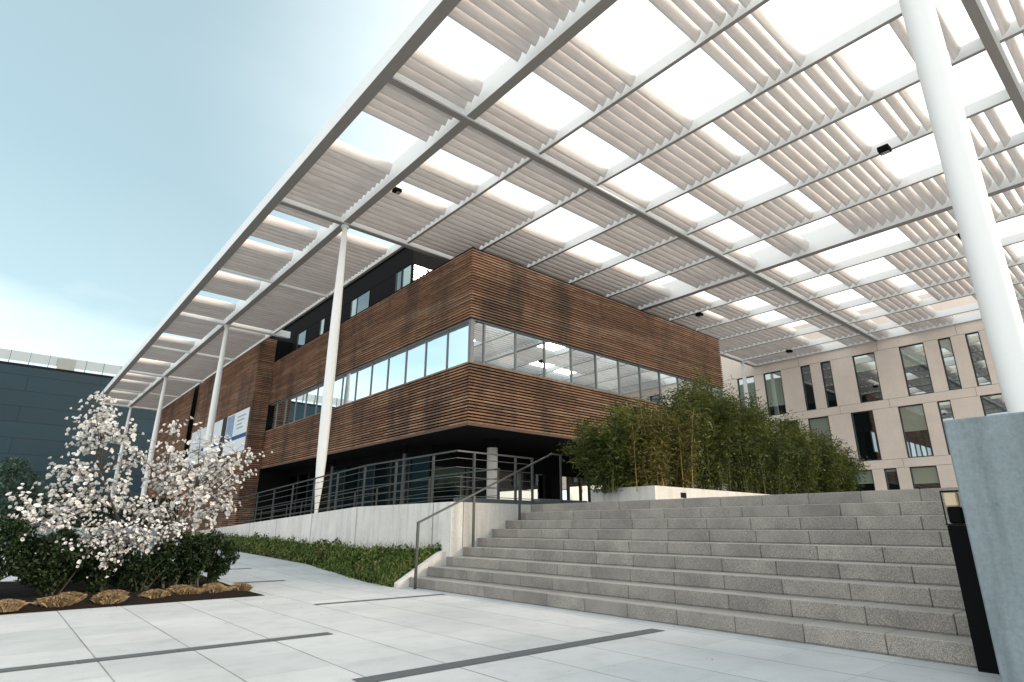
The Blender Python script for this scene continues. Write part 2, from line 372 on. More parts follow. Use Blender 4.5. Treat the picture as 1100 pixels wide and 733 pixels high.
# ------------------------------------------------------------------ right pier, black sheet, lamp
b=MB(); b.cbox(5.30,8.6,-.7,1.213,-.05,1.785,.012)
tag(b.build('concrete_pier',CONC_BLUE),'tall blue-grey weathered concrete pier under the nearest white column','pier')
b=MB(); b.cbox(5.80,5.86,1.216,1.452,-.02,1.035,.004); b.box(5.795,5.865,1.216,1.458,1.036,1.046)
tag(b.build('steel_panel',BLACKSTEEL),'tall black steel panel between staircase and concrete pier','panel')
lp=thing('step_lamp',(5.83,1.38,1.046),'small box lamp with amber glass on the black steel panel','lamp')
b=MB(); b.box(5.80,5.815,1.448,1.454,1.047,1.29); b.box(5.80,5.86,1.22,1.454,1.291,1.302); b.build('frame',BLACKSTEEL,lp)
b=MB(); b.cbox(5.80,5.87,1.345,1.435,1.178,1.286,.01); b.build('lamp_glass',LAMPGLASS,lp)
b=MB(); b.cbox(5.795,5.875,1.335,1.43,1.047,1.176,.012); b.build('housing',BLACKSTEEL,lp)
b=MB(); b.cbox(5.82,5.87,1.30,1.328,1.12,1.19,.006); b.build('latch',LAMPGLASS,lp)

# ------------------------------------------------------------------ canopy
can=thing('louvred_canopy',(7.25,17.4,0),'huge white steel canopy of louvre blades on slim white columns over the plaza','canopy')
XP=[4.9]+[7.25+2.41*k for k in range(12)]+[35.45]
CZ=11.0
FLANGE_SHADE=m_paint('taupe_underside_shade',(.26,.235,.215),.5,.05)  # thin flange sheets added under beams, underside shade put into their colour
def shade_flange(par,x0,x1,y0,y1,z):
    b=MB(); b.box(x0,x1,y0,y1,z-.012,z-.001); b.build('shade_flange',FLANGE_SHADE,par)
def beam(name,x0,x1,y0,y1,z0,z1,mat=WHITE):
    b=MB(); b.box(x0,x1,y0,y1,z0,z1); return b.build(name,mat,can)
YE=60.2; Y0=-1.45
b=MB(); b.box(4.80,4.99,Y0,YE,CZ-.02,CZ+.55); o=b.build('edge_fascia',WHITE,can); shade_flange(o,4.74,5.02,Y0,YE,CZ-.02)
for i,x in enumerate(XP[1:-1]):
    main=(i in (0,6)) ; y1=YE if i<=1 else 17.6
    if main: o=beam('main_beam',x-.12,x+.12,Y0,y1,CZ-.015,CZ+(.62 if i==0 else .85)); shade_flange(o,x-.125,x+.125,Y0,y1,CZ-.015)
    else:
        b=MB(); b.box(x-.022,x+.022,Y0,y1,CZ+.03,CZ+.36); o=b.build('purlin',WHITE,can); shade_flange(o,x-.045,x+.045,Y0,y1,CZ+.03)
beam('purlin',35.36,35.44,Y0,17.6,CZ,CZ+.4)
for (yc,x0,x1) in [(.9,5.03,35.3),(10.27,5.03,35.3),(17.37,5.03,35.3),(Y0+.13,5.03,35.3)]:
    b=MB(); b.box(x0,x1,yc-.12,yc+.12,CZ-.035,CZ+.5); o=b.build('cross_beam',WHITE,can); shade_flange(o,x0,x1,yc-.06,yc+.125,CZ-.035)
for yc in (31.25,45.75,59.8):
    b=MB(); b.box(5.03,9.72,yc-.16,yc+.16,CZ-.035,CZ+.45); b.box(9.0,10.5,yc-.12,yc+.12,CZ-.06,CZ+.3); b.build('cross_beam',WHITE,can)
for yc in (24.2,38.2,52.6):
    b=MB(); b.box(5.03,9.62,yc-.05,yc+.05,CZ-.02,CZ+.4); b.build('cross_beam',WHITE,can)
# cambered louvre blade profile (y,z), lower tip at (0,0), upper edge at (-.18,.31)
def blade_prof():
    lo=[];hi=[]
    for k in range(7):
        u=k/6; y=-.185*u; z=.02+.31*u; cam=math.sin(math.pi*u)*.05; th=.014+.03*math.sin(math.pi*u)
        ny,nz=-.859,-.512
        lo.append((y+ny*cam,z+nz*cam)); hi.append((y+ny*(cam-th),z+nz*(cam-th)))
    return lo+hi[::-1]
BP=blade_prof()
def panel(x0,x1,tips):
    b=MB()
    for t in tips:
        dz=random.uniform(-.004,.004); b.prism([(t+q[0],CZ+.03+q[1]+dz) for q in BP],'x',x0,x1,True)
    return b
G={0:[(2.4,3.67),(5.08,6.49),(7.99,9.13),(11.79,12.53),(13.82,14.3)],
   1:[(1.3,3.67),(5.07,6.52),(8.57,9.33),(11.83,12.71)],
   2:[(2.12,3.12),(6.23,6.6),(8.55,9.61),(11.8,13.65)],
   3:[(1.2,2.42),(3.33,3.92),(6.2,7.68),(8.57,9.42),(12.7,13.7)],
   4:[(2.3,3.86),(6.23,6.55),(8.54,9.4),(12.72,13.6)],
   5:[(6.21,7.73),(8.58,9.62),(12.74,13.96)],
   6:[(5.03,7.67),(8.53,9.41),(12.66,13.34)],
   7:[(1.9,2.9),(6.23,7.68),(8.28,9.47),(11.69,12.74),(13.85,14.16)],
   8:[(1.5,2.6),(6.25,6.87),(8.24,9.42),(11.88,13.0)],
   9:[(6.2,6.88),(8.31,9.49),(11.7,12.6)],
   10:[(5.03,6.87),(8.6,9.5),(11.9,12.8)],
   11:[(5.0,6.6),(8.6,9.5),(12,12.9)]}
GO=[(2.8,4.6),(8.04,9.17),(11.85,13.45),(18.23,18.97),(20.58,21.5),(24.4,25.2),(27.4,28.6),(35.11,36.37),(41.7,42.75),(46.0,47.1),(48.6,49.4),(53.4,54.2),(57,58)]
GS=[(17.5,18.5),(31.45,32.1),(45.9,46.6)]
tA=[10.06-.2925*k for k in range(31)]; tA=[t for t in tA if t>1.3]
tN=[.70-.2925*k for k in range(6)]
tB=[10.62+.2965*k for k in range(23)]
def tl(a,c):
    n=int((c-a-.42)/.2955); return [a+.35+.2955*k for k in range(n+1)]
def runs(tips,gaps):
    out=[];cur=[]
    for t in sorted(tips):
        if any(s+.1<t<e+.2 for s,e in gaps):
            if cur: out.append(cur); cur=[]
        else: cur.append(t)
    if cur: out.append(cur)
    return out
rest=MB(); npan=0
for k in range(12):
    x0=XP[k+1]; x1=XP[k+2]; ml=.14 if k in (0,6) else .05; mr=.20 if k+1 in (0,6) else .11
    groups=[]
    for tips in (tA,tB): groups+=runs(tips,G[k])
    for r in groups:
        if npan<72: panel(x0+ml,x1-mr,r).build('louvre_panel',BLADE,can); npan+=1
        else:
            q=panel(x0+ml,x1-mr,r); n=len(rest.v); rest.v+=q.v; rest.f+=[tuple(i+n for i in f) for f in q.f]; rest.sm+=q.sm
    for r in runs(tN,[(-.5,.2)] if k%4==1 else []):
        q=panel(x0+ml,x1-mr,r); n=len(rest.v); rest.v+=q.v; rest.f+=[tuple(i+n for i in f) for f in q.f]; rest.sm+=q.sm
segs=[(1.05,10.12),(10.42,17.2),(17.52,24.15),(24.25,31.05),(31.42,38.15),(38.25,45.55),(45.92,52.55),(52.65,59.6)]
for si,(a,c) in enumerate(segs):
    tips=tl(a,c) if si>1 else (tA if si==0 else tB)
    for r in runs(tips,GO): panel(5.05,6.98,r).build('louvre_panel',BLADE,can); npan+=1
    if si>1:
        for r in runs(tips,GS): panel(7.39,9.53,r).build('louvre_panel',BLADE,can); npan+=1
q=panel(5.05,6.98,tN); n=len(rest.v); rest.v+=q.v; rest.f+=[tuple(i+n for i in f) for f in q.f]; rest.sm+=q.sm
rest.build('louvre_panels',BLADE,can,kind='stuff')
def column(x,y,z0,z1,r=.16):
    b=MB(); H=z1-z0
    prof=[(0,.05),(.03,.055),(.10,.115),(.18,r*.92),(.30,r),(.55,r),(.68,r*.93),(.85,r*.72),(.97,r*.55),(1,r*.5)]
    b.tube([(x,y,z0+H*u) for u,_ in prof],[q for _,q in prof],20)
    o=b.build('column',WHITE,can)
    p=MB(); p.cbox(x-.2,x+.2,y-.2,y+.2,z0-.02,z0+.03,.006); p.build('base_plate',GREYSTEEL,o)
    p=MB(); p.tube([(x,y,z1-.10),(x,y,z1-.012)],.13,20,False); p.build('head_collar',WHITE,o)
    return o
column(7.28,17.45,1.24,CZ-.03); column(7.28,31.3,.68,CZ-.03); column(7.28,45.75,.5,CZ-.03); column(7.28,59.6,.5,CZ-.03)
column(33.76,17.35,1.4,CZ-.03); 
b=MB(); prof=[(1.78,.12),(2.3,.15),(7,.157),(8.6,.145),(10,.115),(CZ-.03,.085)]
b.tube([(7.25,.985,z) for z,_ in prof],[q for _,q in prof],28); b.build('column',WHITE,can)
print('louvre panels',npan)
fl0=thing('floodlight',(7.52,14.33,CZ+.02),'small black floodlight on the canopy above the first white column from the left edge gap','floodlight','floodlights clipped under the canopy')
b=MB(); b.cbox(7.40,7.64,14.22,14.44,CZ-.10,CZ+.015,.012); b.build('housing',BLACKSTEEL,fl0)
b=MB(); b.box(7.50,7.60,14.25,14.41,CZ-.112,CZ-.102); b.build('lens',m_paint('grey_floodlight_lens',(.25,.25,.24),.2),fl0)
fl0['label']='small black floodlight on the edge beam, left of the timber corner'
for (x,y,l) in [(16.62,3.74,'small black floodlight beside a large open gap, left of the nearest white column'),
              (24.2,3.7,'small black floodlight beside the right edge of the nearest column, high under the canopy'),
              (24.2,14.33,'small black floodlight over the far end of the timber gable'),
              (33.6,14.33,'small black floodlight above the beige office facade')]:
    dup(fl0,(x,y,CZ+.02),l,0,1.25)

# ------------------------------------------------------------------ timber building
XB,YB=10.63,14.52; XE,YW=26.0,33.6
tb=thing('timber_building',(XB,YB,1.4),'dark timber-slatted building with ribbon windows raised over a glazed ground floor','building')
def slat_band(x0,x1,y0,y1,z0,z1,axis):
    b=MB(); n=int(round((z1-z0)/.1))
    for i in range(n):
        z=z0+i*.1+.012
        if axis=='x': b.box(x0,x1,y0-.075,y0-.012+random.uniform(-.006,.0),z,z+.052)
        else: b.box(x0-.075,x0-.012+random.uniform(-.006,0),y0,y1,z,z+.052)
    return b
ZB,ZS,ZH,ZT=4.10,6.05,7.57,10.05
for (a,c) in ((ZB,ZS),(ZH,ZT)):
    slat_band(XB-.075,XE,YB,YB,a,c,'x').build('timber_cladding',WOOD_X,tb); slat_band(XB,XB,YB-.012,YW,a,c,'y').build('timber_cladding',WOOD_Y,tb)
b=MB(); 
for (a,c) in ((ZB+.004,ZS-.004),(ZH+.004,ZT-.01)): b.box(XB,XE,YB,YW+6,a,c)
b.build('backing_wall',SOFFIT,tb)
b=MB(); b.box(XB+.6,XE-.2,YB+.6,YW+5,ZS-.004,ZH+.004); b.build('room_core',SOFFIT,tb)
b=MB(); b.box(XB-.05,XE+.02,YB-.05,YW+6,ZB-.06,ZB+.001); b.box(XB-.08,XE,YB-.08,YB-.051,ZB-.075,ZB+.005); b.box(XB-.08,XB-.051,YB-.0505,YW,ZB-.075,ZB+.005)
b.build('soffit_edge',m_paint('brown_soffit_edge',(.10,.055,.04),.7),tb)
b=MB(); b.box(XB-.085,XE,YB-.085,YB+.1,ZT,ZT+.035); b.box(XB-.085,XB+.1,YB+.101,YW,ZT,ZT+.035); b.build('parapet_cap',BLACKMETAL,tb)
# ribbon windows
mx=[XB+.10,11.24]+[11.24+1.383*k for k in range(1,11)]+[XE]
for a,c in zip(mx[:-1],mx[1:]):
    b=MB(); b.quad((a,YB+.10,ZS),(c,YB+.10,ZS),(c,YB+.10,ZH),(a,YB+.10,ZH)); w=b.build('window',RIBBON,tb)
    f=MB(); f.box(c-.024,c+.024,YB+.05,YB+.11,ZS+.05,ZH-.04); f.build('frame',MULL,w)
my=[YB+.10,15.98]+[15.98+1.37*k for k in range(1,13)]+[YW]
for i,(a,c) in enumerate(zip(my[:-1],my[1:])):
    b=MB(); b.quad((XB+.10,a,ZS),(XB+.10,c,ZS),(XB+.10,c,ZH),(XB+.10,a,ZH)); w=b.build('window',RIBBON,tb)
    f=MB(); f.box(XB+.065,XB+.11,c-.022,c+.022,ZS+.05,ZH-.04); f.build('frame',MULL,w)
b=MB(); b.box(XB-.02,XE,YB-.02,YB+.12,ZS,ZS+.05); b.box(XB-.02,XB+.12,YB+.121,YW,ZS,ZS+.05); b.box(XB+.02,XE,YB+.02,YB+.12,ZH-.04,ZH); b.box(XB+.02,XB+.12,YB+.121,YW,ZH-.04,ZH)
b.box(XB,XB+.14,YB,YB+.14,ZS+.051,ZH-.041); b.build('window_sill',MULL,tb)
# penthouse
PX,PY=11.5,20.02
b=MB(); b.box(PX,24,PY,YW+6,10.0,12.75); pent=b.build('penthouse',BLACKMETAL,tb)
b=MB(); b.box(PX-.06,24.06,PY-.06,YW+6,12.752,12.95); b.box(PX-.012,PX-.003,PY,YW,11.80,11.86); b.build('roof_edge',BLACKMETAL,pent)
PW=m_glass('penthouse_glass',(.9,.94,.95),.2,(.02,.025,.025))
for (a,c,mat) in [(20.12,20.75,BLIND),(20.9,21.3,PW),(23.85,25.1,PW),(25.15,25.7,BLIND),(29.0,29.4,BLIND),(31.5,32.6,PW)]:
    b=MB(); b.box(PX-.03,PX-.004,a,c,10.3,11.72); w=b.build('window',mat,pent)
    f=MB(); f.box(PX-.05,PX-.002,c-.03,c+.03,10.3,11.72); f.build('frame',DARKFRAME,w)
for (a,c) in [(11.55,12.2),(12.28,13.3)]:
    b=MB(); b.box(a,c,PY-.03,PY-.004,10.3,11.72); w=b.build('window',m_glass('slatted_blind_glass',(.9,.95,.98),.35,(.5,.53,.55)),pent)
    f=MB()
    for i in range(11): f.box(a,c,PY-.04,PY-.031,10.34+i*.125,10.40+i*.125)
    f.build('slats',MULL,w)
# ground floor
def m_clear():
    t=NT('clear_lobby_glass'); tr=t.n.new('ShaderNodeBsdfTransparent'); tr.inputs[0].default_value=(.80,.71,.60,1); gl=t.n.new('ShaderNodeBsdfGlossy'); gl.inputs['Roughness'].default_value=.02
    fr=t.n.new('ShaderNodeFresnel'); fr.inputs['IOR'].default_value=1.5; mx=t.n.new('ShaderNodeMixShader'); t.link(fr.outputs[0],mx.inputs[0]); t.link(tr.outputs[0],mx.inputs[1]); t.link(gl.outputs[0],mx.inputs[2]); t.link(mx.outputs[0],t.out.inputs[0]); return t.m
CLEAR=m_clear()
GX,GY=12.2,19.0
b=MB(); b.box(GX+.1,15.45,GY+.1,YW,1.0,ZB-.066); b.box(15.46,XE,YW-.6,YW,1.0,ZB-.066); b.box(15.46,XE,GY+.1,YW-.61,3.38,ZB-.067); b.box(15.46,XE,GY+.1,YW-.61,1.1,1.36); b.box(GX,XE,GY,GY+.099,3.25,ZB-.066); b.box(GX-.002,GX+.099,GY+.1,YW,3.72,ZB-.066); b.build('ground_floor_core',SOFFIT,tb)
b=MB(); b.box(XB,XE,YB,YW,ZB-.064,ZB-.0615); b.build('soffit',SOFFIT,tb)
gx=[12.25,13.9,15.5,16.7,18.1,18.75,19.6,20.4,21.0,22.1,23.6,25.0,26.0]
for a,c in zip(gx[:-1],gx[1:]):
    if abs(a-18.1)<.01: continue
    b=MB(); b.quad((a+.05,GY+.02,1.45),(c-.05,GY+.02,1.45),(c-.05,GY+.02,3.24),(a+.05,GY+.02,3.24)); w=b.build('window',CLEAR if a>15 else LOWGLASS,tb)
    f=MB(); f.box(c-.06,c+.06,GY-.03,GY+.06,1.4,3.25); f.build('frame',DARKFRAME,w)
b=MB(); b.box(18.15,18.7,GY-.4,GY+.5,1.4,3.25); b.build('entrance_pillar',SOFFIT,tb)
gy=[19.05+1.45*k for k in range(11)]
for a,c in zip(gy[:-1],gy[1:]):
    b=MB(); b.quad((GX+.02,a+.03,1.2),(GX+.02,c-.03,1.2),(GX+.02,c-.03,3.7),(GX+.02,a+.03,3.7)); w=b.build('window',LOWGLASS,tb)
    f=MB(); f.box(GX-.03,GX+.06,c-.04,c+.04,1.1,3.7); f.build('frame',DARKFRAME,w)
for (x,y) in [(13.05,16.35),(11.6,19.9),(11.6,26.4),(19.5,16.35)]:
    b=MB(); b.tube([(x,y,1.38),(x,y,3.72)],.19 if x>13 else .09,24); b.build('concrete_column',CONC_COL if x>13 else GREYSTEEL,tb)
    b=MB(); b.tube([(x,y,3.722),(x,y,ZB-.06)],.195 if x>13 else .095,24); b.build('column_head',SOFFIT,tb)
# side wing
VX=9.7
b=MB()
for i in range(108):
    z=.62+i*.1
    for (a,c) in ((33.45,46.6),(48.2,62)):
        b.box(VX-.045,VX-.006,a,c,z,z+.066)
        if a<40: b.box(VX-.045,10.55,33.40,33.444,z,z+.066)
WOOD_W=m_wood('timber_slats_wing',.1,.62,'y')
wing=MB(); wing.box(VX,26,33.45,46.6,.4,11.4); wing.box(VX+.9,26,46.6,48.2,.4,11.4); wing.box(VX,26,48.2,62,.4,11.4)
wobj=wing.build('side_wing',SOFFIT,tb); b.build('timber_cladding',WOOD_W,wobj)
b=MB(); b.box(VX-.07,VX-.05,33.62,37.7,5.0,7.36); w=b.build('window_banner',BANNER,tb)
f=MB(); f.box(VX-.078,VX-.072,33.62,37.7,5.75,5.98); f.build('blue_stripe',BLUE,w)
f=MB(); f.box(VX-.076,VX-.072,36.2,37.6,6.0,7.3); f.build('picture',PICT,w)
f=MB()
for i,(z,l) in enumerate([(7.0,1.5),(6.78,1.3),(6.56,.9),(6.34,1.2)]): f.box(VX-.078,VX-.072,35.6-l,35.6,z,z+.08)
f.build('lettering',GREYPRINT,w)
b=MB(); b.box(VX-.07,VX-.05,38.6,46.2,5.0,7.36); w=b.build('window_banner',BANNER,tb)
f=MB(); f.box(VX-.078,VX-.072,38.6,43.0,5.75,5.98); f.build('blue_stripe',BLUE,w)
b=MB(); b.box(VX-.085,VX-.047,37.72,38.58,5.0,7.36); b.build('window_frame',DARKFRAME,tb)

# ------------------------------------------------------------------ beige office building
TX=35.5
ob=thing('office_building',(TX,10,1.49),'beige panelled office building with tall dark-framed windows at the far end of the plaza','building')
wins=[]
for (c,a) in [(21.2,20.05),(18.78,17.6),(16.99,15.85),(14.66,14.08),(13.48,12.90),(11.71,10.56),(9.36,8.20),(7.57,7.01),(6.40,5.82),(4.6,3.45),(2.3,1.7),(.6,-.6),(-2.4,-3.6)]: wins.append((a,c,7.70,10.44))
for (c,a) in [(20.2,19.0),(17.6,17.0),(16.4,15.25),(14.67,13.50),(12.31,11.17),(9.96,8.80),(8.19,7.61),(6.41,5.24),(4.6,4.0),(2.8,1.6),(.6,-.6),(-2.4,-3.6)]: wins.append((a,c,4.54,7.25))
for (c,a) in [(20.2,19.0),(17.6,17.0),(15.2,14.0),(12.90,11.74),(11.18,10.57),(9.99,8.79),(7.6,7.0),(6.4,5.2),(3.6,2.4),(.6,-.6)]: wins.append((a,c,1.75,4.09))
ys=sorted({-10,23}|{q for w in wins for q in w[:2]}); zs=sorted({.3,13.0}|{q for w in wins for q in w[2:]})
b=MB()
for j in range(len(zs)-1):
    i=0
    while i<len(ys)-1:
        inside=lambda i:any(w[0]<=ys[i]+.001 and ys[i+1]<=w[1]+.001 and w[2]<=zs[j]+.001 and zs[j+1]<=w[3]+.001 for w in wins)
        if inside(i): i+=1; continue
        k=i
        while k<len(ys)-1 and not inside(k): k+=1
        b.box(TX,TX+.28,ys[i],ys[k],zs[j],zs[j+1]); i=k
b.build('wall',TAN,ob)
b=MB(); b.box(TX+.30,TX+12,-10,23,.3,13.0); b.build('room_core',SOFFIT,ob)
b=MB()
for z in (4.09,4.54,7.25,7.70,10.44):
    last=-10
    for w in sorted([w for w in wins if abs(w[2]-z)<.01 or abs(w[3]-z)<.01]):
        b.box(TX-.003,TX+.01,last,w[0]-.01,z-.008,z+.008); last=w[1]+.01
    b.box(TX-.003,TX+.01,last,23,z-.008,z+.008)
for (y,z0,z1) in [(10.36,10.45,11.6),(6.7,10.45,11.6),(14.7,10.45,11.6),(9.9+.4,7.26,7.69),(6.5,7.26,7.69),(12.8,7.26,7.69),(10.2,4.10,4.53),(7.0,4.1,4.53)]: b.box(TX-.0035,TX+.01,y-.007,y+.007,z0,z1)
b.build('panel_joint',TANJOINT,ob)
blinds={(11.71,7.70):.35,(9.36,7.7):.42,(16.99,7.7):.8,(18.78,7.7):.9,(7.57,7.7):.3,(6.40,7.7):.22,(9.96,4.54):.50,(14.67,4.54):.8,(8.19,4.54):.12,(9.99,1.75):.36,(12.90,1.75):.3,(11.18,1.75):.05}
for (a,c,z0,z1) in wins:
    f=MB(); t=.055
    f.box(TX+.06,TX+.16,a,a+t,z0,z1); f.box(TX+.06,TX+.16,c-t,c,z0,z1); f.box(TX+.06,TX+.16,a+t,c-t,z0,z0+t); f.box(TX+.06,TX+.16,a+t,c-t,z1-t,z1)
    w=f.build('window',DARKFRAME,ob)
    g=MB(); g.quad((TX+.13,a+t,z0+t),(TX+.13,c-t,z0+t),(TX+.13,c-t,z1-t),(TX+.13,a+t,z1-t)); g.build('pane',OFFGLASS,w)
    fr=blinds.get((c,z0))
    if fr:
        g=MB(); zz=z1-t-(z1-z0-2*t)*fr; g.quad((TX+.124,a+t+.01,zz),(TX+.124,c-t-.01,zz),(TX+.124,c-t-.01,z1-t-.005),(TX+.124,a+t+.01,z1-t-.005)); g.build('blind',BLIND,w)

# ------------------------------------------------------------------ dark building on the left
db=thing('metal_clad_building',(0,75,0),'large windowless blue-grey metal-clad building with a glass roof balustrade','building')
b=MB(); b.box(-60,45,75,100,.3,16.4); b.build('wall',BLUEWALL,db)
b=MB(); b.box(-60,45,74.95,75.3,16.4,16.62); b.build('coping',BLACKMETAL,db)
b=MB(); x=-58
k=0
while x<44:
    b.box(x+.04,x+1.5,75.08,75.12,16.9,17.88); x+=1.56
bal=b.build('balustrade',BALU,db)
b=MB(); x=-58
while x<44: b.box(x-.03,x+.03,75.03,75.17,16.62,17.9); x+=1.56
b.build('baluster',GREYSTEEL,bal)
b=MB(); b.box(2.0,3.5,74.98,75.06,16.62,17.75); b.build('metal_hatch',m_paint('grey_ribbed_sheet',(.17,.19,.18),.5,.1),db)

# ------------------------------------------------------------------ low wall at the far left
b=MB(); b.box(-14,4.4,24,24.5,.3,.66); b.cbox(-14,4.45,23.9,24.6,.661,.98,.02)
tag(b.build('low_wall',CONC_BLUE),'long low grey stone wall behind the flower bed','wall')

# ------------------------------------------------------------------ planting
def leaves(P, size, asp=2.4, up=.3, jit=.35):
    """one folded diamond leaf per point"""
    n=len(P); d=rng.normal(size=(n,3)); d[:,2]+=up; d/=np.linalg.norm(d,axis=1)[:,None]
    r=rng.normal(size=(n,3)); u=np.cross(d,r); u/=np.linalg.norm(u,axis=1)[:,None]; w=np.cross(d,u)
    L=(size*(1+jit*rng.uniform(-1,1,n)))[:,None]; W=L/asp
    V=np.stack([P-d*L*.5,P+u*W*.5+w*W*.12,P+d*L*.5,P-u*W*.5+w*W*.12],1).reshape(-1,3)
    F=np.arange(4*n).reshape(-1,4); return V,F
def cloud(c, rad, n, clumps=14, spread=.33, hollow=.35):
    cc=[]
    while len(cc)<clumps:
        q=rng.normal(size=3); q/=np.linalg.norm(q); q*=rng.uniform(.25,1)**.6; cc.append(q)
    cc=np.array(cc)*np.array(rad)+np.array(c)
    k=rng.integers(0,clumps,n); s=np.array(rad)*spread
    q=rng.normal(size=(n,3)); q/=np.linalg.norm(q,axis=1)[:,None]; q*=(rng.uniform(hollow,1.15,n)**.7)[:,None]
    return cc[k]+q*s, cc
def shrub(name,base,rad,h,n,size,mat,label,cat,stems=5,asp=2.0,group=None,clumps=16):
    t=thing(name,base,label,cat,group); x,y,z=base
    P,cc=cloud((x,y,z+h*.50),(rad*.8,rad*.7,h*.38),n,clumps)
    P[:,2]=np.maximum(P[:,2],z+.06)
    b=MB(); b.arr(*leaves(P,size,asp)); b.build('foliage',mat,t,fix=False)
    b=MB()
    for c in cc[:stems+3]:
        p0=Vector((x+random.uniform(-.1,.1),y+random.uniform(-.1,.1),z-.03)); p2=Vector(c); p1=p0.lerp(p2,.5)+Vector((random.uniform(-.08,.08),random.uniform(-.08,.08),.1))
        b.tube([p0,p1,p2],[.018,.012,.005],5)
    b.build('stem',BARK,t); return t

# flower bed
b=MB(); nx,ny=16,16
for i in range(nx):
    for j in range(ny):
        pass
bx0,bx1,by0,by1=-9.0,3.46,9.72,13.6
V=[];F=[]
nx,ny=60,20
for j in range(ny+1):
    for i in range(nx+1):
        x=bx0+(bx1-bx0)*i/nx; y=by0+.055*max(0,x+.2)+ (by1-by0)*j/ny
        e=min(i,nx-i,j,ny-j); V.append((x,y,zg(y)+.006+(0 if e==0 else .05+.03*random.random())))
for j in range(ny):
    for i in range(nx): F.append((j*(nx+1)+i,j*(nx+1)+i+1,(j+1)*(nx+1)+i+1,(j+1)*(nx+1)+i))
b=MB(); b.add(V,F); b.build('soil',SOIL,kind='structure')
GRPS='dark green shrubs in the flower bed'
for i,(x,y,r,h,l) in enumerate([(-.75,11.2,.72,1.22,'dark evergreen shrub cut by the left edge of the picture'),
    (.15,11.05,.60,1.15,'dark evergreen shrub above the leftmost pair of straw grass tufts'),
    (.85,11.15,.56,1.12,'dark evergreen shrub above the second pair of straw grass tufts'),
    (1.45,11.2,.50,.95,'dark evergreen shrub left of the magnolia stems'),
    (1.98,11.1,.42,.82,'low dark evergreen shrub in front of the magnolia stems'),
    (2.38,11.3,.45,.95,'dark evergreen shrub just right of the magnolia stems'),
    (2.72,11.25,.34,1.0,'green shrub with bare pale stems near the right end of the bed'),
    (3.10,11.5,.36,1.0,'rightmost green shrub at the bed corner by the path'),
    (2.95,12.5,.45,.9,'green shrub at the back of the bed beside the path'),
    (1.0,12.6,.6,1.0,'dark evergreen shrub at the back of the bed, left of the magnolia')]):
    shrub('evergreen_shrub',(x,y,zg(y)),r,h,int(4200*r/.5),.060,LEAF_DARK,l,'shrub',7,1.9,GRPS,26)
# magnolia
MT=[(.92,3.18),(1.12,2.96),(.81,2.68),(.96,2.38),(1.17,2.56),(1.32,2.82),(1.56,2.68),(.82,1.98),(.65,1.89),(.57,1.67),(.52,1.02),(.82,1.02),(.99,1.39),(.82,1.31),(1.2,1.32),(1.19,1.7),(1.52,1.71),(1.67,2.04),(1.76,2.37),(1.91,1.49),(2.16,1.74),(2.26,2.93),(2.19,2.41),(2.45,2.26),(2.71,2.63),(2.9,2.47),(3.12,2.67),(3.41,2.43),(3.71,2.45),(3.56,1.99),(3.29,2.06),(2.97,1.95),(3.27,1.62),(2.89,1.44),(3.47,1.37),(2.55,1.6),(2.38,1.27),(1.99,1.03),(1.59,.95),(1.45,.75),(1.23,.8),(1.66,1.33),(2.86,1.11),(3.17,1.2),(2.27,.74),(1.85,.75),(.97,1.84),(2.67,1.85),(1.96,2.06),(2.45,.87),(1.58,.45),(.35,1.15),(.25,1.4),(.62,1.25),(1.3,.62),(1.7,.7),(2.0,.88),(1.05,.72),(1.42,1.02),(2.62,1.0),(1.05,3.3),(.9,2.9),(2.05,1.25),(1.4,1.5),(3.2,2.3),(2.6,2.15),(2.75,1.65),(2.5,1.95),(3.0,2.2),(2.3,1.55),(2.1,1.3)]
mg=thing('magnolia_tree',(2.2,12.2,.05),'multi-stemmed magnolia covered in white blossom in the flower bed','tree')
hubs=[Vector((1.25,12.3,1.9)),Vector((1.0,12.1,1.2)),Vector((1.75,12.3,1.6)),Vector((2.25,12.3,1.75)),Vector((2.75,12.2,1.7)),Vector((3.05,12.3,1.6)),Vector((2.4,12.0,1.05)),Vector((1.7,12.0,.9))]
tr=MB(); base=Vector((2.15,12.2,-.02))
for h in hubs:
    m=base.lerp(h,.45)+Vector((random.uniform(-.08,.08),random.uniform(-.08,.08),.12)); tr.tube([base+Vector((random.uniform(-.08,.08),random.uniform(-.08,.08),0)),m,h],[.035,.026,.016],7)
tr.build('trunk',BARK,mg)
br=MB(); bl=[]
for (x,z) in MT:
    y=(12.3+random.uniform(-.75,.55)) if z>1.06 else random.uniform(10.55,10.9); s=1+(y-12.3)/12.3; tip=Vector((x*s,y,1+(z-1)*s)); h=min(hubs,key=lambda q:(q-tip).length+max(0,q.z-tip.z)*.6)
    m=h.lerp(tip,.55)+Vector((random.uniform(-.06,.06),random.uniform(-.06,.06),-.05)); br.tube([h,m,tip],[.012,.008,.004],5)
    for q in range(23):
        d=Vector((random.gauss(0,.135),random.gauss(0,.135),random.gauss(.0,.10))); a=m.lerp(tip,random.uniform(.1,1)); e=a+d
        br.tube([a,e],[.0035,.002],4)
        bl.append((e,d.normalized())); 
        if random.random()<.75: bl.append((a.lerp(e,random.uniform(.3,.7))+Vector((random.uniform(-.03,.03),)*3),(d.normalized()+Vector((0,0,.4))).normalized()))
br.build('branch',BARK,mg)
pv=MB()
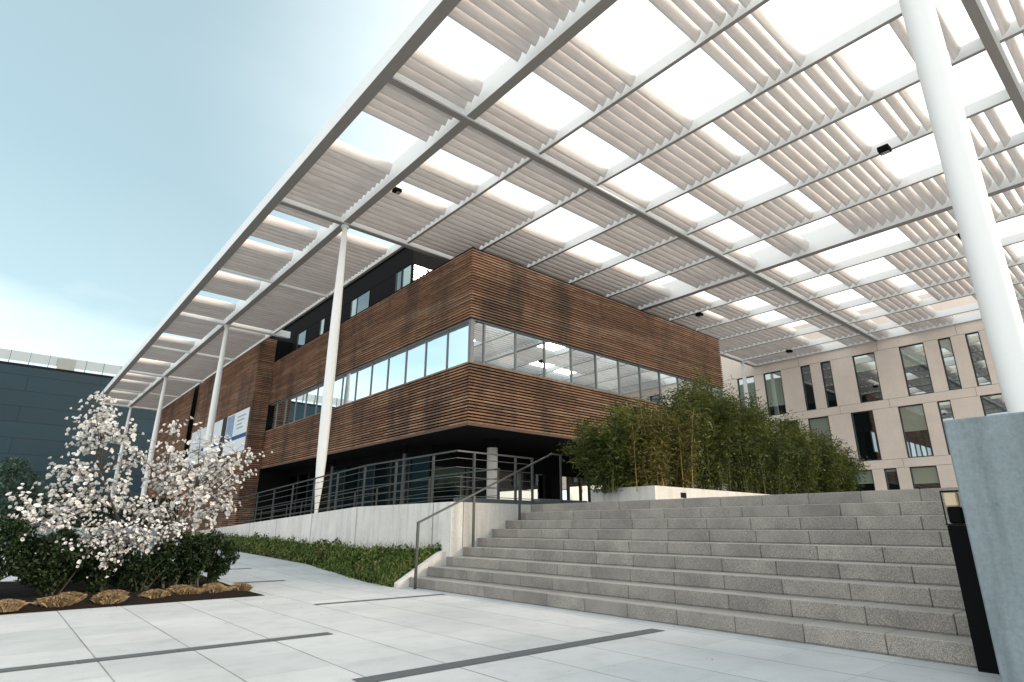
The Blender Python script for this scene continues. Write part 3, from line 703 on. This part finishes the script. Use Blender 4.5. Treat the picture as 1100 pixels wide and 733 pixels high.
for (e,d) in bl:
    d=(d+Vector((0,0,.5))).normalized(); u=d.orthogonal().normalized(); w=d.cross(u); L=random.uniform(.042,.06)*(.72 if e.y<11.2 else 1); n=random.choice((7,8,9)); op=random.uniform(.4,.85); a0=random.random()*6
    for k in range(n):
        a=a0+2*math.pi*k/n; r=(u*math.cos(a)+w*math.sin(a)); s=d.cross(r)
        o2=op*random.uniform(.8,1.2); p1=e+d*L*.45+r*L*.45*o2; p2=e+d*L*(.95-.4*o2)+r*L*.95*o2; W=L*.37
        pv.add([e,p1-s*W,p2-s*W*.5,p2+s*W*.5,p1+s*W],[(0,1,4),(1,2,3,4)])
pv.build('blossom',PETAL,mg,fix=False)

# straw grass tufts along the bed edge
TUFT=[(-.05,10.1,.3,'straw grass tuft cut by the left edge of the picture'),(.35,9.98,.32,'front straw grass tuft of the leftmost pair'),(.86,10.12,.42,'wide front straw tuft of the second pair from the left'),(1.02,10.55,.34,'rear straw tuft of the second pair from the left'),
      (1.42,10.12,.38,'front straw tuft of the third pair from the left'),(1.5,10.5,.34,'rear straw tuft of the third pair from the left'),(1.98,10.25,.36,'single straw grass tuft below the magnolia'),
      (2.42,10.32,.33,'front straw tuft right of the single one below the magnolia'),(2.40,10.8,.3,'small rear straw tuft right of the magnolia stems'),(2.82,10.42,.33,'front straw tuft second from the bed corner'),(2.9,10.85,.3,'rear straw tuft second from the bed corner'),(3.2,10.5,.32,'straw grass tuft at the bed corner, thin and ragged')]
for (x,y,w,l) in TUFT:
    y-=.17; n=1100; a=rng.uniform(0,2*math.pi,n); rr=np.sqrt(rng.uniform(0,1,n)); ex=w*.52; ey=w*.33; z=.05+zg(y)
    P0=np.stack([np.cos(a)*rr*ex,np.sin(a)*rr*ey],1); dome=.035+.085*np.sqrt(np.maximum(0,1-rr**2))*rng.uniform(.75,1.25,n)
    A=np.stack([x+P0[:,0]*.75,y+P0[:,1]*.75,np.full(n,z-.02)],1); T=np.stack([x+P0[:,0]*1.12+rng.normal(0,.03,n),y+P0[:,1]*1.12+rng.normal(0,.012,n),z+dome*.8],1)
    S=rng.normal(size=(n,3)); S[:,2]=0; S/=np.linalg.norm(S,axis=1)[:,None]; S*=.0055
    M=(A+T)/2; M[:,2]+=dome*.55
    V=np.stack([A-S,A+S,M+S*.9,T,M-S*.9],1).reshape(-1,3); F=np.arange(5*n).reshape(-1,5)
    b=MB(); b.arr(V,F); tag(b.build('grass_tuft',STRAW,None,fix=False),l,'grass tuft','straw grass tufts along the bed edge')

# bank with ground cover between path and retaining wall
def edge(y): return np.interp(y,[9.9,10.3,11.2,15.3,20.8,28],[5.72,5.70,5.76,6.28,6.10,5.95])
def bank(x,y):
    e=edge(y); u=np.clip((x-e)/(6.72-e),0,1); top=np.interp(y,[9.9,13.5,18,24,29],[.62,.56,.64,.70,.74]); g0=0 if y<11 else .03*(y-11)
    return g0+(top-g0)*u**1.05
b=MB(); V=[];F=[]; yy=np.linspace(9.9,29.3,70)
for y in yy:
    for i in range(9):
        x=edge(y)+(6.71-edge(y))*i/8; V.append((x,y,bank(x,y)-.01+(.03*random.random() if i else 0)))
for j in range(69):
    for i in range(8): F.append((j*9+i,j*9+i+1,(j+1)*9+i+1,(j+1)*9+i))
b.add(V,F); b.build('bank',SOIL,kind='structure')
n=17000; y=9.93+(29-9.93)*rng.uniform(0,1,n)**1.7; u=rng.uniform(-.06,1,n); e=edge(y); x=e+(6.70-e)*u
z=np.array([bank(a,c) for a,c in zip(x,y)])+rng.uniform(0,.10,n)*(.25+u)*(.4+1.2*rng.random(n))
hump=.5+.5*np.sin(x*5.1+np.sin(y*2.3)*1.7)*np.sin(y*3.7+x*2.1); h2=.5+.5*np.sin(y*1.3+.6*np.sin(x*4))*np.sin(x*7.3+y*.9)
z=z+.10*hump*np.clip(u*2,0,1)-.05*h2
kp=(rng.random(n)<.35+.65*hump)|(rng.random(n)<.25); x,y,z,u=x[kp],y[kp],z[kp],u[kp]; z=z-np.where(u>.82,.10*h2[kp],0)
b=MB(); b.arr(*leaves(np.stack([x,y,z],1),.064,1.8,.55,.75))
m=2600; yb=9.95+(24-9.95)*rng.uniform(0,1,m)**1.6; ub=rng.uniform(-.10,1,m); eb=edge(yb); xb=eb+(6.68-eb)*ub; zb=np.array([bank(a,c) for a,c in zip(xb,yb)])+rng.uniform(.0,.12,m)
q=rng.normal(size=(m,3))*np.array([.35,.35,.2]); q[:,2]+=1; q/=np.linalg.norm(q,axis=1)[:,None]; w_=np.cross(q,rng.normal(size=(m,3))); w_/=np.linalg.norm(w_,axis=1)[:,None]
L=(rng.uniform(.06,.2,m)+np.where(rng.random(m)<.04,.16,0))[:,None]; Pb=np.stack([xb,yb,zb],1); b.arr(np.stack([Pb-w_*.004,Pb+w_*.004,Pb+q*L*.6+w_*.003,Pb+q*L],1).reshape(-1,3),np.arange(4*m).reshape(-1,4))
b.build('ground_cover',LEAF_COVER,None,fix=False,kind='stuff')

# fallen petals and dry leaves on the paving and steps
n=170; px=np.concatenate([rng.uniform(.2,4.6,70),rng.uniform(4.9,5.75,60),rng.uniform(2.0,5.6,40)]); py=np.concatenate([rng.normal(9.3,.45,70),rng.uniform(9.6,15,60),rng.uniform(2.6,8.5,40)])
keep=px<np.array([edge(q)-.03 for q in py]); px,py=px[keep],py[keep]
Q=np.stack([px,py,np.array([zg(q) for q in py])+.008],1); m=len(Q); d=rng.normal(size=(m,3))*np.array([1,1,.15]); d/=np.linalg.norm(d,axis=1)[:,None]; u=np.cross(d,np.array([[0,0,1.]])); u/=np.linalg.norm(u,axis=1)[:,None]; L=rng.uniform(.012,.035,m)[:,None]
b=MB(); b.arr(np.stack([Q-d*L*.5,Q+u*L*.22,Q+d*L*.5,Q-u*L*.22],1).reshape(-1,3),np.arange(4*m).reshape(-1,4)); b.build('leaf_litter',STRAW,None,fix=False,kind='stuff')

# planter and bamboo
pl=thing('concrete_planter',(9.6,7.0,1.48),'low pale concrete planter holding the bamboo at the head of the stairs','planter')
b=MB(); b.box(9.6,21,7.0,7.18,1.47,1.80); b.box(9.6,9.78,7.181,8.47,1.47,1.80); b.box(9.6,21,8.471,8.65,1.47,1.80); b.box(20.82,20.999,7.181,8.47,1.47,1.80); b.build('planter_wall',CONC_LIGHT,pl)
b=MB(); b.box(9.78,20.82,7.18,8.47,1.47,1.72); b.build('planter_soil',SOIL,pl)
b=MB(); b.box(10.45,10.62,6.985,6.999,1.60,1.70); b.build('wall_light',BLACKSTEEL,pl)
def bamboo(base,h,rad,n,culms,label,dry=False):
    x,y,z=base; t=thing('bamboo_clump',base,label,'bamboo','bamboo clumps in the planter')
    b=MB(); P=[]
    for i in range(culms):
        a=random.uniform(0,6.28); l=random.random()**.6*rad; hh=h*random.uniform(.62,1.0)*(1-.22*l/rad); p0=Vector((x+random.gauss(0,.25),y+random.gauss(0,.18),z)); d=Vector((math.cos(a)*l,math.sin(a)*l*.7,0))
        pts=[p0+d*(u**1.7)+Vector((0,0,hh*(u-.12*u*u*l/rad))) for u in (0,.25,.5,.75,1)]
        b.tube(pts,[.010,.009,.007,.005,.003],5)
        m=int(n/culms)
        for _ in range(m):
            u=random.uniform(.05,1)**.66; k=min(3,int(u*4)); q=pts[k].lerp(pts[k+1],u*4-k); s=(.12 if not dry else .06)*(1-.2*u)+.03
            P.append((q.x+random.gauss(0,s),q.y+random.gauss(0,s),max(z+.05,q.z+random.gauss(-.02,s*.7))))
    b.build('culm',CULMY if dry else CULM,t)
    P=np.array(P); nn=len(P); d=rng.normal(size=(nn,3))*np.array([1,1,.55]); d[:,2]-=.35; d/=np.linalg.norm(d,axis=1)[:,None]
    u=np.cross(d,rng.normal(size=(nn,3))); u/=np.linalg.norm(u,axis=1)[:,None]; L=rng.uniform(.08,.17,nn)[:,None]; W=L*.10
    V=np.stack([P,P+d*L*.35+u*W,P+d*L,P+d*L*.35-u*W],1).reshape(-1,3)
    b=MB(); b.arr(V,np.arange(4*nn).reshape(-1,4)); b.build('foliage',LEAF_BAMBDRY if dry else LEAF_BAMB,t,fix=False)
BB=[((9.75,7.95,1.7),1.95,1.05,12285,46,'leftmost bamboo clump, leaning out over the planter corner',False),
    ((10.1,7.5,1.7),1.95,.34,7280,26,'yellowing bamboo clump with bare amber canes near the planter corner',True),
    ((11.2,7.5,1.7),2.35,.36,7280,22,'second yellowing bamboo clump, left of the tallest bamboo',True),
    ((10.6,8.2,1.7),2.3,.75,13650,50,'dense green bamboo clump behind the amber canes',False),
    ((11.9,8.0,1.7),2.9,.75,15015,54,'green bamboo clump between the amber canes and the tallest bamboo',False),
    ((13.1,7.9,1.7),3.6,.85,17745,63,'tallest bamboo clump with feathery yellow-green top',False),
    ((14.4,7.8,1.7),3.5,.9,17745,58,'bamboo clump in front of the thin far white column',False),
    ((15.8,7.8,1.7),2.95,.95,16380,54,'bamboo clump right of the thin far white column',False),
    ((17.4,7.8,1.7),2.75,1.0,16380,54,'bamboo clump below the two narrow office windows',False),
    ((19.0,7.8,1.7),2.6,1.0,16380,54,'bamboo clump second from the right end of the planter',False),
    ((20.4,7.8,1.7),2.2,1.0,15015,50,'rightmost bamboo clump against the beige office windows',False)]
for a in BB: bamboo(*a)

# bushes at the far left
for (x,y,r,h,n,mat,l) in [(-1.6,27,1.6,3.0,5200,LEAF_TEAL,'grey-green bush cut by the left edge, beyond the low wall'),(.35,26.5,1.25,2.9,5200,LEAF_TEAL,'grey-green bush with pale new leaves beyond the low wall, left of the magnolia'),
                        (2.6,27.5,1.3,2.1,4200,LEAF_DARK,'dark bush beyond the low wall, seen through the magnolia'),(4.8,29,1.2,1.9,3500,LEAF_DARK,'dark bush beyond the magnolia, near the ramp end')]:
    shrub('bush',(x,y,zg(y)),r,h,n,.13,mat,l,'bush',6,2.2,'bushes beyond the low wall',22)

# bare trees and bush seen through the lobby glass
def bare_tree(base,h,label,seed):
    rd=random.Random(seed); t=thing('bare_tree',base,label,'tree','bare trees beyond the lobby'); b=MB(); tw=MB()
    def grow(p,d,l,r,lev):
        q=p+d*l; (b if lev<2 else tw).tube([p,p.lerp(q,.5)+Vector((rd.gauss(0,.03),rd.gauss(0,.03),0))*l,q],[r,r*.85,r*.65],5)
        if lev==4: return
        for k in range(3 if lev else 4):
            nd=(d+Vector((rd.gauss(0,.5),rd.gauss(0,.5),rd.gauss(.1,.25)))).normalized(); grow(p.lerp(q,rd.uniform(.6,1)),nd,l*rd.uniform(.6,.8),r*.6,lev+1)
    grow(Vector(base)-Vector((0,0,.1)),Vector((0,0,1)),h*.32,.13,0)
    b.build('trunk',BARK,t); tw.build('branch',BARK,t)
bare_tree((43,43,.57),5.5,'bare tree seen through the lobby glass, left of the bush',3)
bare_tree((50,41,.57),6,'bare tree seen through the lobby glass, right of the bush',5)
shrub('bush',(43.5,38.5,.57),1.8,3.2,3500,.16,LEAF_DARK,'dark bush seen through the lobby glass under the timber building','bush',6,2.2,None,20)

# ------------------------------------------------------------------ camera
yaw,pitch,roll=.7063,.3112,.0032
fw=Vector((math.cos(pitch)*math.sin(yaw),math.cos(pitch)*math.cos(yaw),math.sin(pitch))); r0=fw.cross(Vector((0,0,1))).normalized(); u0=r0.cross(fw)
r2=r0*math.cos(roll)+u0*math.sin(roll); u2=u0*math.cos(roll)-r0*math.sin(roll)
cam=bpy.data.cameras.new('camera'); co=bpy.data.objects.new('camera',cam); COL.objects.link(co)
M=Matrix((r2,u2,-fw)).transposed().to_4x4(); M.translation=Vector((0,0,1.0)); co.matrix_world=M
cam.lens=626.21/1100*36; cam.sensor_width=36; cam.clip_end=3000; cam.clip_start=.05; SC.camera=co

# ------------------------------------------------------------------ light
SUN_AZ,SUN_EL=R(135),R(22)      # azimuth from +Y towards +X
wd=bpy.data.worlds.new('World'); SC.world=wd; wd.use_nodes=True; nt=wd.node_tree; N=nt.nodes; Lk=nt.links
bg=N['Background']; sky=N.new('ShaderNodeTexSky'); sky.sky_type='NISHITA'; sky.sun_disc=False; sky.sun_elevation=SUN_EL; sky.sun_rotation=SUN_AZ; sky.air_density=1.0; sky.dust_density=3.0; sky.ozone_density=1.0
tc=N.new('ShaderNodeTexCoord'); sp=N.new('ShaderNodeSeparateXYZ'); Lk.new(tc.outputs['Generated'],sp.inputs[0])
mp=N.new('ShaderNodeMapping'); mp.inputs['Scale'].default_value=(1,1,3.4); Lk.new(tc.outputs['Generated'],mp.inputs[0])
ns=N.new('ShaderNodeTexNoise'); ns.inputs['Scale'].default_value=1.6; ns.inputs['Detail'].default_value=6; ns.inputs['Roughness'].default_value=.5; Lk.new(mp.outputs[0],ns.inputs['Vector'])
def vm(op,a,b):
    x=N.new('ShaderNodeMath'); x.operation=op
    for q,v in ((x.inputs[0],a),(x.inputs[1],b)):
        if isinstance(v,(int,float)): q.default_value=v
        else: Lk.new(v,q)
    return x.outputs[0]
# thin bright veil of high cloud on the sun's side of the sky
dt=N.new('ShaderNodeVectorMath'); dt.operation='DOT_PRODUCT'; Lk.new(tc.outputs['Generated'],dt.inputs[0]); vv=Vector((.84,-.02,.33)).normalized(); dt.inputs[1].default_value=vv
rp=N.new('ShaderNodeMapRange'); rp.interpolation_type='SMOOTHSTEP'; rp.inputs['From Min'].default_value=.24; rp.inputs['From Max'].default_value=.97; rp.inputs['To Min'].default_value=.06; rp.inputs['To Max'].default_value=.92
Lk.new(vm('ADD',dt.outputs['Value'],vm('MULTIPLY',vm('SUBTRACT',ns.outputs['Fac'],.5),.22)),rp.inputs[0])
# low bank of cloud near the horizon
lo=N.new('ShaderNodeMapRange'); lo.interpolation_type='SMOOTHSTEP'; lo.inputs['From Min'].default_value=.36; lo.inputs['From Max'].default_value=.16
Lk.new(vm('ADD',sp.outputs[2],vm('MULTIPLY',vm('SUBTRACT',.5,ns.outputs['Fac']),.55)),lo.inputs[0])
dw=N.new('ShaderNodeVectorMath'); dw.operation='DOT_PRODUCT'; Lk.new(tc.outputs['Generated'],dw.inputs[0]); dw.inputs[1].default_value=Vector((-.9,-.35,.2)).normalized()  # bright veil on the unseen west sky, added to fill upright faces
rw=N.new('ShaderNodeMapRange'); rw.interpolation_type='SMOOTHSTEP'; rw.inputs['From Min'].default_value=.1; rw.inputs['From Max'].default_value=.75; rw.inputs['To Max'].default_value=.95
Lk.new(vm('ADD',dw.outputs['Value'],vm('MULTIPLY',vm('SUBTRACT',ns.outputs['Fac'],.5),.2)),rw.inputs[0])
el=N.new('ShaderNodeMapRange'); el.interpolation_type='SMOOTHSTEP'; el.inputs['From Min'].default_value=.80; el.inputs['From Max'].default_value=.12; el.inputs['To Max'].default_value=.13; Lk.new(sp.outputs[2],el.inputs[0])
fac=vm('MAXIMUM',vm('MAXIMUM',rp.outputs[0],rw.outputs[0]),vm('MAXIMUM',vm('MULTIPLY',lo.outputs[0],.36),el.outputs[0]))
tn=N.new('ShaderNodeMix'); tn.data_type='RGBA'; tn.blend_type='MULTIPLY'; tn.inputs[0].default_value=1; Lk.new(sky.outputs[0],tn.inputs[6]); tn.inputs[7].default_value=(.84,1.10,.93,1)
pale=N.new('ShaderNodeMix'); pale.data_type='RGBA'; pale.inputs[0].default_value=.58; Lk.new(tn.outputs[2],pale.inputs[6]); pale.inputs[7].default_value=(2.05,2.78,3.0,1)
mxn=N.new('ShaderNodeMix'); mxn.data_type='RGBA'; Lk.new(fac,mxn.inputs[0]); Lk.new(pale.outputs[2],mxn.inputs[6]); mxn.inputs[7].default_value=(7.4,7.7,7.7,1)
Lk.new(mxn.outputs[2],bg.inputs[0]); bg.inputs[1].default_value=.07
sl=bpy.data.lights.new('sun','SUN'); so=bpy.data.objects.new('sun',sl); COL.objects.link(so); sl.energy=1.35; sl.angle=R(30); sl.color=(1,.80,.63)
sd=Vector((math.sin(SUN_AZ)*math.cos(SUN_EL),math.cos(SUN_AZ)*math.cos(SUN_EL),math.sin(SUN_EL))); so.rotation_euler=sd.to_track_quat('Z','Y').to_euler()
SC.view_settings.view_transform='Standard'; SC.view_settings.look='None'; SC.view_settings.gamma=1; SC.view_settings.use_curve_mapping=False
SC.view_settings.exposure=1.87
SC.cycles.max_bounces=8; SC.cycles.diffuse_bounces=4; SC.cycles.glossy_bounces=4; SC.cycles.use_denoising=True
